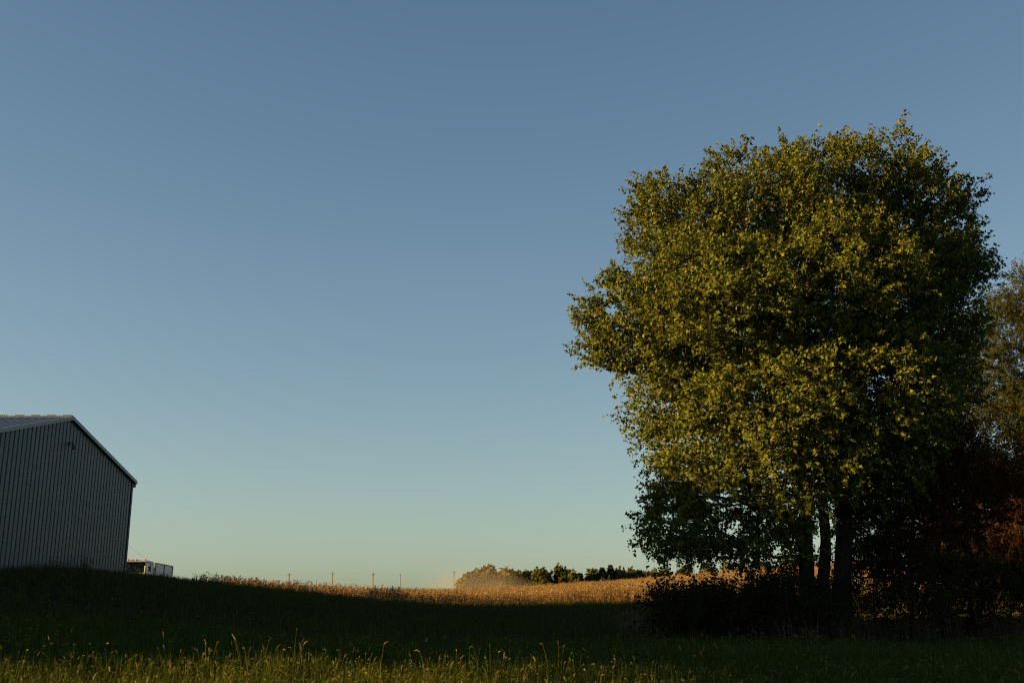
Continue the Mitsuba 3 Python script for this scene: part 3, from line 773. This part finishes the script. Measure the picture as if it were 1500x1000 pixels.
for i, (px, py, hw, D, kind, text) in enumerate(FAR):
    r = np.random.default_rng(200 + i)
    c = pix(px, py, D)
    rad = hw / 1500 * D * 1.2
    g = float(height(c[0], c[1]))
    topz = c[2]
    key = numbered('far_conifer' if kind == 'c' else 'far_tree')
    label(key, text, 'tree')
    H = topz - g
    part(key, 'trunk', tube([(c[0], c[1], g - 0.5), (c[0] + 0.1, c[1], g + H * 0.4), (c[0], c[1], topz - 0.8)], [0.32, 0.24, 0.06], 7), 'twig_bark')
    if kind == 'd':
        cs, rs = [], []
        nb = 9
        for k in range(nb):
            a = r.random() * 2 * math.pi
            f = k / (nb - 1)
            hgt = g + H * (0.22 + 0.6 * f)
            wr = rad * (0.95 - 0.55 * f)
            cs.append((c[0] + math.cos(a) * wr * 0.55, c[1] + math.sin(a) * wr * 0.55, hgt))
            rs.append((wr * 0.62 + 0.4, wr * 0.62 + 0.4, H * 0.2))
        m, col = far_crown(r, np.array(cs), np.array(rs), 2600, 0.95, TONE_D)
    else:
        n = 1500
        t = r.random(n) ** 0.7
        ang = r.random(n) * 2 * math.pi
        tier = 0.62 + 0.38 * np.abs(np.sin(t * 26))
        rr = rad * 1.15 * (1.02 - t) * tier * r.random(n) ** 0.35
        P = np.stack([c[0] + np.cos(ang) * rr, c[1] + np.sin(ang) * rr, g + H * (0.1 + 0.9 * t)], 1)
        out = np.stack([np.cos(ang), np.sin(ang), -0.25 + 0 * ang], 1)
        m, col = leaves(P, out + rand_unit(n, r) * 0.4, rand_unit(n, r) * 0.5 + [0, 0, 1], 0.6 * r.uniform(0.6, 1.2, n), np.array(TONE_C)[r.integers(0, 2, n)] * r.uniform(0.8, 1.2, n)[:, None], LEAF_SIMPLE)
    part(key, 'crown', m, 'leaf_skin', color=col)

# ------------------------------------------------------------------ trees outside the frame, to the left, whose shade falls on the grass
WIND = [  # x, y, top above ground, crown bottom above ground, half width
    (-21.5, 12.5, 10.4, 4.7, 2.6), (-22.5, 8.0, 10.8, 4.7, 2.8), (-23.0, 3.5, 10.8, 4.5, 2.8), (-22.0, 10.2, 10.4, 4.7, 2.6), (-22.8, 5.6, 10.6, 4.6, 2.7),
    (-23.6, 14.4, 8.4, 0.1, 2.2), (-24.2, 17.2, 8.3, 0.1, 2.4), (-24.6, 20.6, 8.3, 0.1, 2.4), (-24.0, 24.4, 8.3, 0.1, 2.4),
    (-21.6, 24.3, 8.3, 0.05, 2.4), (-21.9, 27.8, 8.5, 0.05, 2.4), (-25.6, 28.0, 8.5, 0.1, 2.4), (-24.3, 21.9, 8.3, 0.05, 2.3),
    (-21.0, 16.4, 8.4, 0.5, 2.3), (-20.8, 19.4, 8.6, 0.4, 2.3), (-21.2, 22.6, 8.3, 0.4, 2.4), (-22.5, 26.0, 8.8, 0.4, 2.5), (-23.6, 29.4, 8.4, 0.4, 2.4), (-26.0, 18.0, 8.8, 0.4, 2.6), (-26.5, 23.5, 8.8, 0.4, 2.6),
    (-50.0, 31.5, 10.6, 0.6, 3.0), (-50.0, 36.0, 10.6, 0.6, 3.0), (-50.5, 40.5, 10.4, 0.6, 3.0), (-50.0, 45.0, 8.0, 0.5, 3.0),
    (-48.0, 50.5, 7.2, 0.4, 3.0), (-48.0, 55.0, 7.2, 0.4, 3.0)]
for i, (x, y, ht, hb, hw) in enumerate(WIND):
    ht += (1.2 if 14 < y < 26 else 0.4) if x > -40 else 0.6
    hb += 0.35 if hb > 3 else 0
    r = np.random.default_rng(400 + i)
    key = numbered('windbreak_tree')
    label(key, 'leafy windbreak tree standing left of the view, whose shade falls across the grass', 'tree', 'windbreak trees left of the view')
    g = float(height(x, y))
    part(key, 'trunk', trunk_mesh(np.array([(x + 0.1 * math.sin(k), y, g - 0.3 + k * (ht - 1) / 7) for k in range(8)]), (0.22, 0.16, 0.05), 9, i), 'bark', 40)
    cs, rs = [], []
    for k in range(16):
        f = r.random()
        a = r.random() * 2 * math.pi
        wr = hw * (1 - 0.75 * abs(f - 0.4))
        cs.append((x + math.cos(a) * wr * 0.55, y + math.sin(a) * wr * 0.55, g + hb + 0.7 + (ht - hb - 1.6) * f))
        rs.append((wr * 0.55, wr * 0.55, 0.95))
    m, col = far_crown(r, np.array(cs), np.array(rs), 5600, 0.42, TONE_D)
    part(key, 'crown', m, 'leaf_skin', color=col)


# ------------------------------------------------------------------ grass
def clump(x, y):
    """How tall the grass stands here: rough grass grows in tussocks."""
    return 0.62 + 0.8 * float(mfbm(np.array([x * 0.55, y * 0.55, 9.0]), 3))


def place_tile(group, x, y, rot, s=1.0, dz=0.0):
    e = 0.5
    sx = float(height(x + e, y) - height(x - e, y))
    sy = float(height(x, y + e) - height(x, y - e))
    z = float(height(x, y))
    sh = np.array([[1, 0, 0, x], [0, 1, 0, y], [sx, sy, 1, z + dz], [0, 0, 0, 1]], float)
    c, sn = math.cos(rot), math.sin(rot)
    R = np.array([[c * s, -sn * s, 0, 0], [sn * s, c * s, 0, 0], [0, 0, s, 0], [0, 0, 0, 1]])
    return {'type': 'instance', 'to_world': mi.ScalarTransform4f((sh @ R).tolist()), 'shapegroup': {'type': 'ref', 'id': group}}


def grass_tile(seed, size, n, h, wid, tones, lean, seg):
    r = np.random.default_rng(seed)
    nc = max(3, n // 12)
    cl = r.uniform(-size / 2, size / 2, (nc, 2))
    k = r.integers(0, nc, n)
    xy = cl[k] + r.normal(0, 0.07 * size ** 0.5, (n, 2))
    p = np.concatenate([xy, np.full((n, 1), -0.03)], 1)
    hk = r.uniform(0.7, 1.2, nc)[k]
    fan = blade_fan(n, r, h[0], h[1], wid, lean, seg)
    fan[..., 2] *= hk[:, None, None]
    v, f, kk = blades_mesh(p, fan)
    col = np.array(tones)[r.integers(0, len(tones), n)] * r.uniform(0.7, 1.25, n)[:, None]
    c = np.repeat(col, kk, axis=0)
    nl = n // 9   # low broad weed leaves among the blades
    q = cl[r.integers(0, nc, nl)] + r.normal(0, 0.06, (nl, 2))
    P = np.concatenate([q, r.uniform(0.02, 0.6 * h[1], (nl, 1))], 1)
    mm, cc = leaves(P, rand_unit(nl, r) + [0, 0, 0.5], rand_unit(nl, r) * 0.6 + [0, 0, 0.8], r.uniform(0.04, 0.09, nl), np.array(tones)[r.integers(0, 3, nl)] * r.uniform(0.7, 1.1, nl)[:, None], LEAF_SIMPLE)
    return (np.vstack([v, mm[0]]), np.vstack([f, mm[1] + len(v)])), np.vstack([c, cc])


G_NEAR = [(0.064, 0.092, 0.016), (0.050, 0.080, 0.014), (0.074, 0.092, 0.017), (0.092, 0.085, 0.026), (0.042, 0.07, 0.013)]
G_FAR = [(0.056, 0.066, 0.017), (0.068, 0.070, 0.022), (0.060, 0.072, 0.017), (0.10, 0.078, 0.034)]
NV = 5
for k in range(NV):
    m, c = grass_tile(500 + k, 1.0, 480, (0.12, 0.42), 0.008, G_NEAR, 0.75, 4)
    scene[f'grass_near_tile_{k}'] = {'type': 'shapegroup', 'blades': mikit.ply(m, 'plant_skin', color=c)}
    m, c = grass_tile(520 + k, 2.0, 420, (0.10, 0.34), 0.016, G_FAR, 0.5, 2)
    scene[f'grass_far_tile_{k}'] = {'type': 'shapegroup', 'blades': mikit.ply(m, 'plant_skin', color=c)}
gi = 0


def crop_front(x):
    """How far in front the crop begins."""
    return 54.0 + 1.2 * math.sin(x * 0.21) + (0 if x > -10 else (-10 - x) * 0.1) - 4.5 * min(1.0, max(0.0, (x - 1.5) / 5))


for ix in np.arange(-16.5, 17, 0.9):
    for iy in np.arange(8.5, 24, 0.9):
        if abs(ix) > iy * 0.56 + 1.5:
            continue
        gi += 1
        scene[f'grass__{gi:05d}'] = place_tile(f'grass_near_tile_{rng.integers(NV)}', ix + rng.uniform(-.2, .2), iy + rng.uniform(-.2, .2), rng.uniform(0, 6.28), rng.uniform(0.9, 1.1) * clump(ix, iy))
for ix in np.arange(-40, 38, 1.7):
    for iy in np.arange(23.5, 62, 1.7):
        if abs(ix) > iy * 0.60 + 2 or iy > crop_front(ix) - 0.9 and ix > -16.5 or (ix < SX + 0.6 and ix > SX - LEN - 1 and abs(iy - SY) < HALF + 1.2):
            continue
        gi += 1
        scene[f'grass__{gi:05d}'] = place_tile(f'grass_far_tile_{rng.integers(NV)}', ix + rng.uniform(-.4, .4), iy + rng.uniform(-.4, .4), rng.uniform(0, 6.28), rng.uniform(0.85, 1.2))
# a ragged fringe of grass at the foot of the gable wall
for iy in np.arange(30.5, 47, 0.8):
    gi += 1
    scene[f'grass__{gi:05d}'] = place_tile(f'grass_far_tile_{rng.integers(NV)}', SX + 1.15, iy, rng.uniform(0, 6.28), 0.9)
label('grass', 'rough uncut green grass covering the shaded slope, its nearest strip caught by the sun', 'grass', kind='stuff')


# ---- foxtail: nodding fuzzy seed heads over the near grass
def foxtail(r, x, y, h, nod, az, head=None):
    """Stem and head meshes as (v, f, colours) for one stalk at the local origin (x, y, 0)."""
    L = head or r.uniform(0.035, 0.075)
    d = np.array([math.cos(az), math.sin(az), 0])
    t = np.linspace(0, 1, 5)
    lean = r.uniform(0.05, 0.22) * h
    stem = np.array([[x, y, 0]]) + d * (lean * t[:, None] ** 2) + np.array([0, 0, 1.0]) * (h * t[:, None])
    e = stem[-1]
    a = np.linspace(0, nod, 6)
    ds = L / 5
    hp = [e]
    for k in range(1, 6):
        hp.append(hp[-1] + ds * (d * math.sin(a[k] + 0.25) + np.array([0, 0, math.cos(a[k] + 0.25)])))
    hp = np.array(hp)
    ms = tube(stem, [0.0022, 0.002, 0.0018, 0.0015, 0.0013], 3, cap=False)
    mh = tube(hp, np.array([0.0018, 0.0048, 0.0056, 0.0053, 0.0040, 0.0009]), 6, cap=False)
    nb = 26
    k = r.integers(1, 5, nb)
    o = rand_unit(nb, r)
    B = hp[k] + o * 0.004
    w = np.cross(o, np.array([0.3, 0.2, 0.9])) * 0.0011
    v = np.stack([B - w, B + w, B + o * 0.010 + np.array([0, 0, 0.002])], 1).reshape(-1, 3)
    br = trimesh.Trimesh(v, np.arange(3 * nb).reshape(-1, 3), process=False)
    return ms, cat([mh, br])


HEAD_T = [(0.20, 0.19, 0.05), (0.16, 0.175, 0.04), (0.23, 0.19, 0.065), (0.22, 0.14, 0.06)]
for k in range(NV):
    r = np.random.default_rng(560 + k)
    vs, fs, cs, at = [], [], [], 0
    for j in range(14):
        st, hd = foxtail(r, r.uniform(-.5, .5), r.uniform(-.5, .5), r.uniform(0.2, 0.5) * r.uniform(0.8, 1.15), r.uniform(0.2, 2.3), r.uniform(0, 6.28))
        for m, c in ((st, (0.09, 0.10, 0.025)), (hd, HEAD_T[r.integers(4)])):
            vs.append(m.vertices)
            fs.append(m.faces + at)
            at += len(m.vertices)
            cs.append(np.tile(np.array(c) * r.uniform(0.8, 1.2), (len(m.vertices), 1)))
    scene[f'foxtail_tile_{k}'] = {'type': 'shapegroup', 'stalks': mikit.ply((np.vstack(vs), np.vstack(fs)), 'plant_skin', color=np.vstack(cs))}
fi = 0
for ix in np.arange(-13, 14, 0.9):
    for iy in np.arange(9, 21, 0.9):
        dens = mfbm(np.array([ix * 0.35, iy * 0.35, 4.0]), 2)
        if abs(ix) > iy * 0.55 + 1 or dens < 0.34 + 0.012 * max(0, iy - 12) + 0.02 * max(0, ix - 2):
            continue
        fi += 1
        scene[f'foxtail_grass__{fi:05d}'] = place_tile(f'foxtail_tile_{rng.integers(NV)}', ix + rng.uniform(-.3, .3), iy + rng.uniform(-.3, .3), rng.uniform(0, 6.28), rng.uniform(0.9, 1.1) * clump(ix, iy))
label('foxtail_grass', 'nodding yellowish foxtail seed heads standing over the near grass', 'grass', kind='stuff')
# tall stalks that stand out singly
for i, (px, py, D, nod, az, text) in enumerate((
        (95, 926, 13.0, 0.2, 1.0, 'tall upright seed stalk at the far left of the grass'),
        (1015, 953, 12.2, 0.35, 2.6, 'tall upright foxtail at the left of the sunlit pair right of centre'),
        (1021, 955, 12.3, 0.4, 0.4, 'tall upright foxtail at the right of the sunlit pair right of centre'),
        (1034, 962, 12.1, 0.4, 2.2, 'foxtail right of and below the sunlit pair'),
        (1060, 950, 12.3, 0.5, 2.9, 'single tallest foxtail right of centre, standing alone'),
        (556, 944, 13.2, 1.5, 0.2, 'tall foxtail with a bent head left of centre, taller than the grass'),
        (630, 955, 12.8, 1.9, 3.0, 'tall foxtail drooping left at the top of the sunlit grass in the middle'),
        (392, 950, 13.4, 0.8, 0.1, 'tall slanted foxtail stalk left of the middle'))):
    r = np.random.default_rng(600 + i)
    p = pix(px, py, D)
    g = float(height(p[0], p[1]))
    key = numbered('tall_foxtail')
    label(key, text, 'grass stalk')
    st, hd = foxtail(r, 0, 0, p[2] - g, nod, az, 0.085)
    W = T().translate([float(p[0]), float(p[1]), g])
    part(key, 'stem', st, 'plant_skin', color=np.tile([0.1, 0.1, 0.03], (len(st.vertices), 1)), to_world=W)
    part(key, 'seed_head', hd, 'plant_skin', color=np.tile([0.3, 0.2, 0.06], (len(hd.vertices), 1)), to_world=W)


# ------------------------------------------------------------------ ripe crop
def crop_tile(seed, size, nplant, nstem, nleaf, hmax):
    r = np.random.default_rng(seed)
    n = nplant * nstem
    rows = r.integers(0, int(size / 0.38), n)
    p = np.stack([r.uniform(-size / 2, size / 2, n), -size / 2 + (rows + 0.5) * 0.38 + r.normal(0, 0.05, n), np.full(n, -0.03)], 1)
    h = r.uniform(0.62, 1.0, n) * hmax
    lean = np.stack([r.normal(0.10, 0.12, n), r.normal(0, 0.12, n), np.ones(n)], 1)
    w = np.stack([np.full(n, 0.006), r.normal(0, 0.004, n), np.zeros(n)], 1)
    tip = p + lean * h[:, None]
    v = np.stack([p - w, p + w, tip], 1).reshape(-1, 3)
    f = np.arange(3 * n).reshape(-1, 3)
    c = np.repeat(np.array([0.20, 0.125, 0.06]) * r.uniform(0.7, 1.2, n)[:, None], 3, axis=0)
    m = n * nleaf
    who = np.repeat(np.arange(n), nleaf)
    t = r.uniform(0.25, 1.02, m) ** 0.75
    P = p[who] + lean[who] * (h[who] * t)[:, None]
    d = rand_unit(m, r) * 0.7 + np.array([0.25, 0, 0.75])
    mm, cc = leaves(P, d, rand_unit(m, r), r.uniform(0.07, 0.15, m), np.array([(0.225, 0.158, 0.083), (0.28, 0.195, 0.105), (0.175, 0.118, 0.06)])[r.integers(0, 3, m)] * r.uniform(0.75, 1.2, m)[:, None], LEAF_NARROW)
    return (np.vstack([v, mm[0]]), np.vstack([f, mm[1] + len(v)])), np.vstack([c, cc])


for k in range(NV):
    tone = (0.82, 0.92, 1.0, 1.08, 1.16)[k]
    m, c = crop_tile(700 + k, 1.6, 40, 2, 9, 0.82)
    c = c * tone
    scene[f'crop_near_tile_{k}'] = {'type': 'shapegroup', 'plants': mikit.ply(m, 'plant_skin', color=c)}
    m, c = crop_tile(720 + k, 2.4, 34, 2, 6, 0.84)
    c = c * tone
    scene[f'crop_far_tile_{k}'] = {'type': 'shapegroup', 'plants': mikit.ply(m, 'plant_skin', color=c)}
ci = 0
for iy in np.arange(48.0, 142, 1.6):
    near = iy < 68
    step = 1.6 if near else 2.4
    if not near and int((iy - 68) / 1.6) * 1.6 % 2.4 > 0.81:
        continue
    for ix in np.arange(-40, 62, step):
        x, y = ix + rng.uniform(-.2, .2), iy + rng.uniform(-.15, .15)
        if y < crop_front(x) + 0.1 or x < -0.30 * y or x > 0.5 * y + 4 or (x < -23 and y > 70):
            continue
        ci += 1
        scene[f'crop_field__{ci:05d}'] = place_tile(f'crop_near_tile_{rng.integers(NV)}' if near else f'crop_far_tile_{rng.integers(NV)}', x, y, rng.uniform(-0.12, 0.12), rng.uniform(0.9, 1.1))
label('crop_field', 'ripe golden-brown crop standing in a broad band across the rise, lit by low sun', 'crop', kind='stuff')

# ------------------------------------------------------------------ dust behind the harvester
gz, gyy, gxx = np.meshgrid(np.linspace(-1, 1, 24), np.linspace(-1, 1, 24), np.linspace(-1, 1, 48), indexing='ij')
q = np.stack([gxx * 4 + 3, gyy * 2, gz * 2 + 1], -1)
plume = np.exp(-((gxx + 0.05) / 0.5) ** 2 - (gyy / 0.5) ** 2) * np.clip(1 - (gz + 1) / (0.55 + 1.3 * np.exp(-((gxx + 0.15) / 0.42) ** 2)), 0, 1) ** 1.2
edge = np.clip((1 - np.abs(gxx)) * 5, 0, 1) * np.clip((1 - np.abs(gyy)) * 5, 0, 1) * np.clip((1 - gz) * 4, 0, 1)
dens = (plume * edge * np.clip(mfbm(q * 0.9, 3) * 2.2 - 0.45, 0, 2)).astype(np.float32)
BOX = T().translate([-2.5, 172, 2.6]).scale([24, 12, 5.4])
scene['dust_cloud'] = {'type': 'cube', 'to_world': BOX, 'bsdf': {'type': 'null'},
                       'interior': {'type': 'heterogeneous', 'albedo': {'type': 'constvolume', 'value': rgb(0.58, 0.52, 0.44)}, 'scale': 0.15,
                                    'sigma_t': {'type': 'gridvolume', 'grid': mi.VolumeGrid(dens[..., None]), 'filter_type': 'trilinear', 'to_world': BOX @ T().translate([-1, -1, -1]).scale([2, 2, 2])}}}
label('dust_cloud', 'thin tan dust drifting over the far field before the far trees', 'dust', kind='stuff')
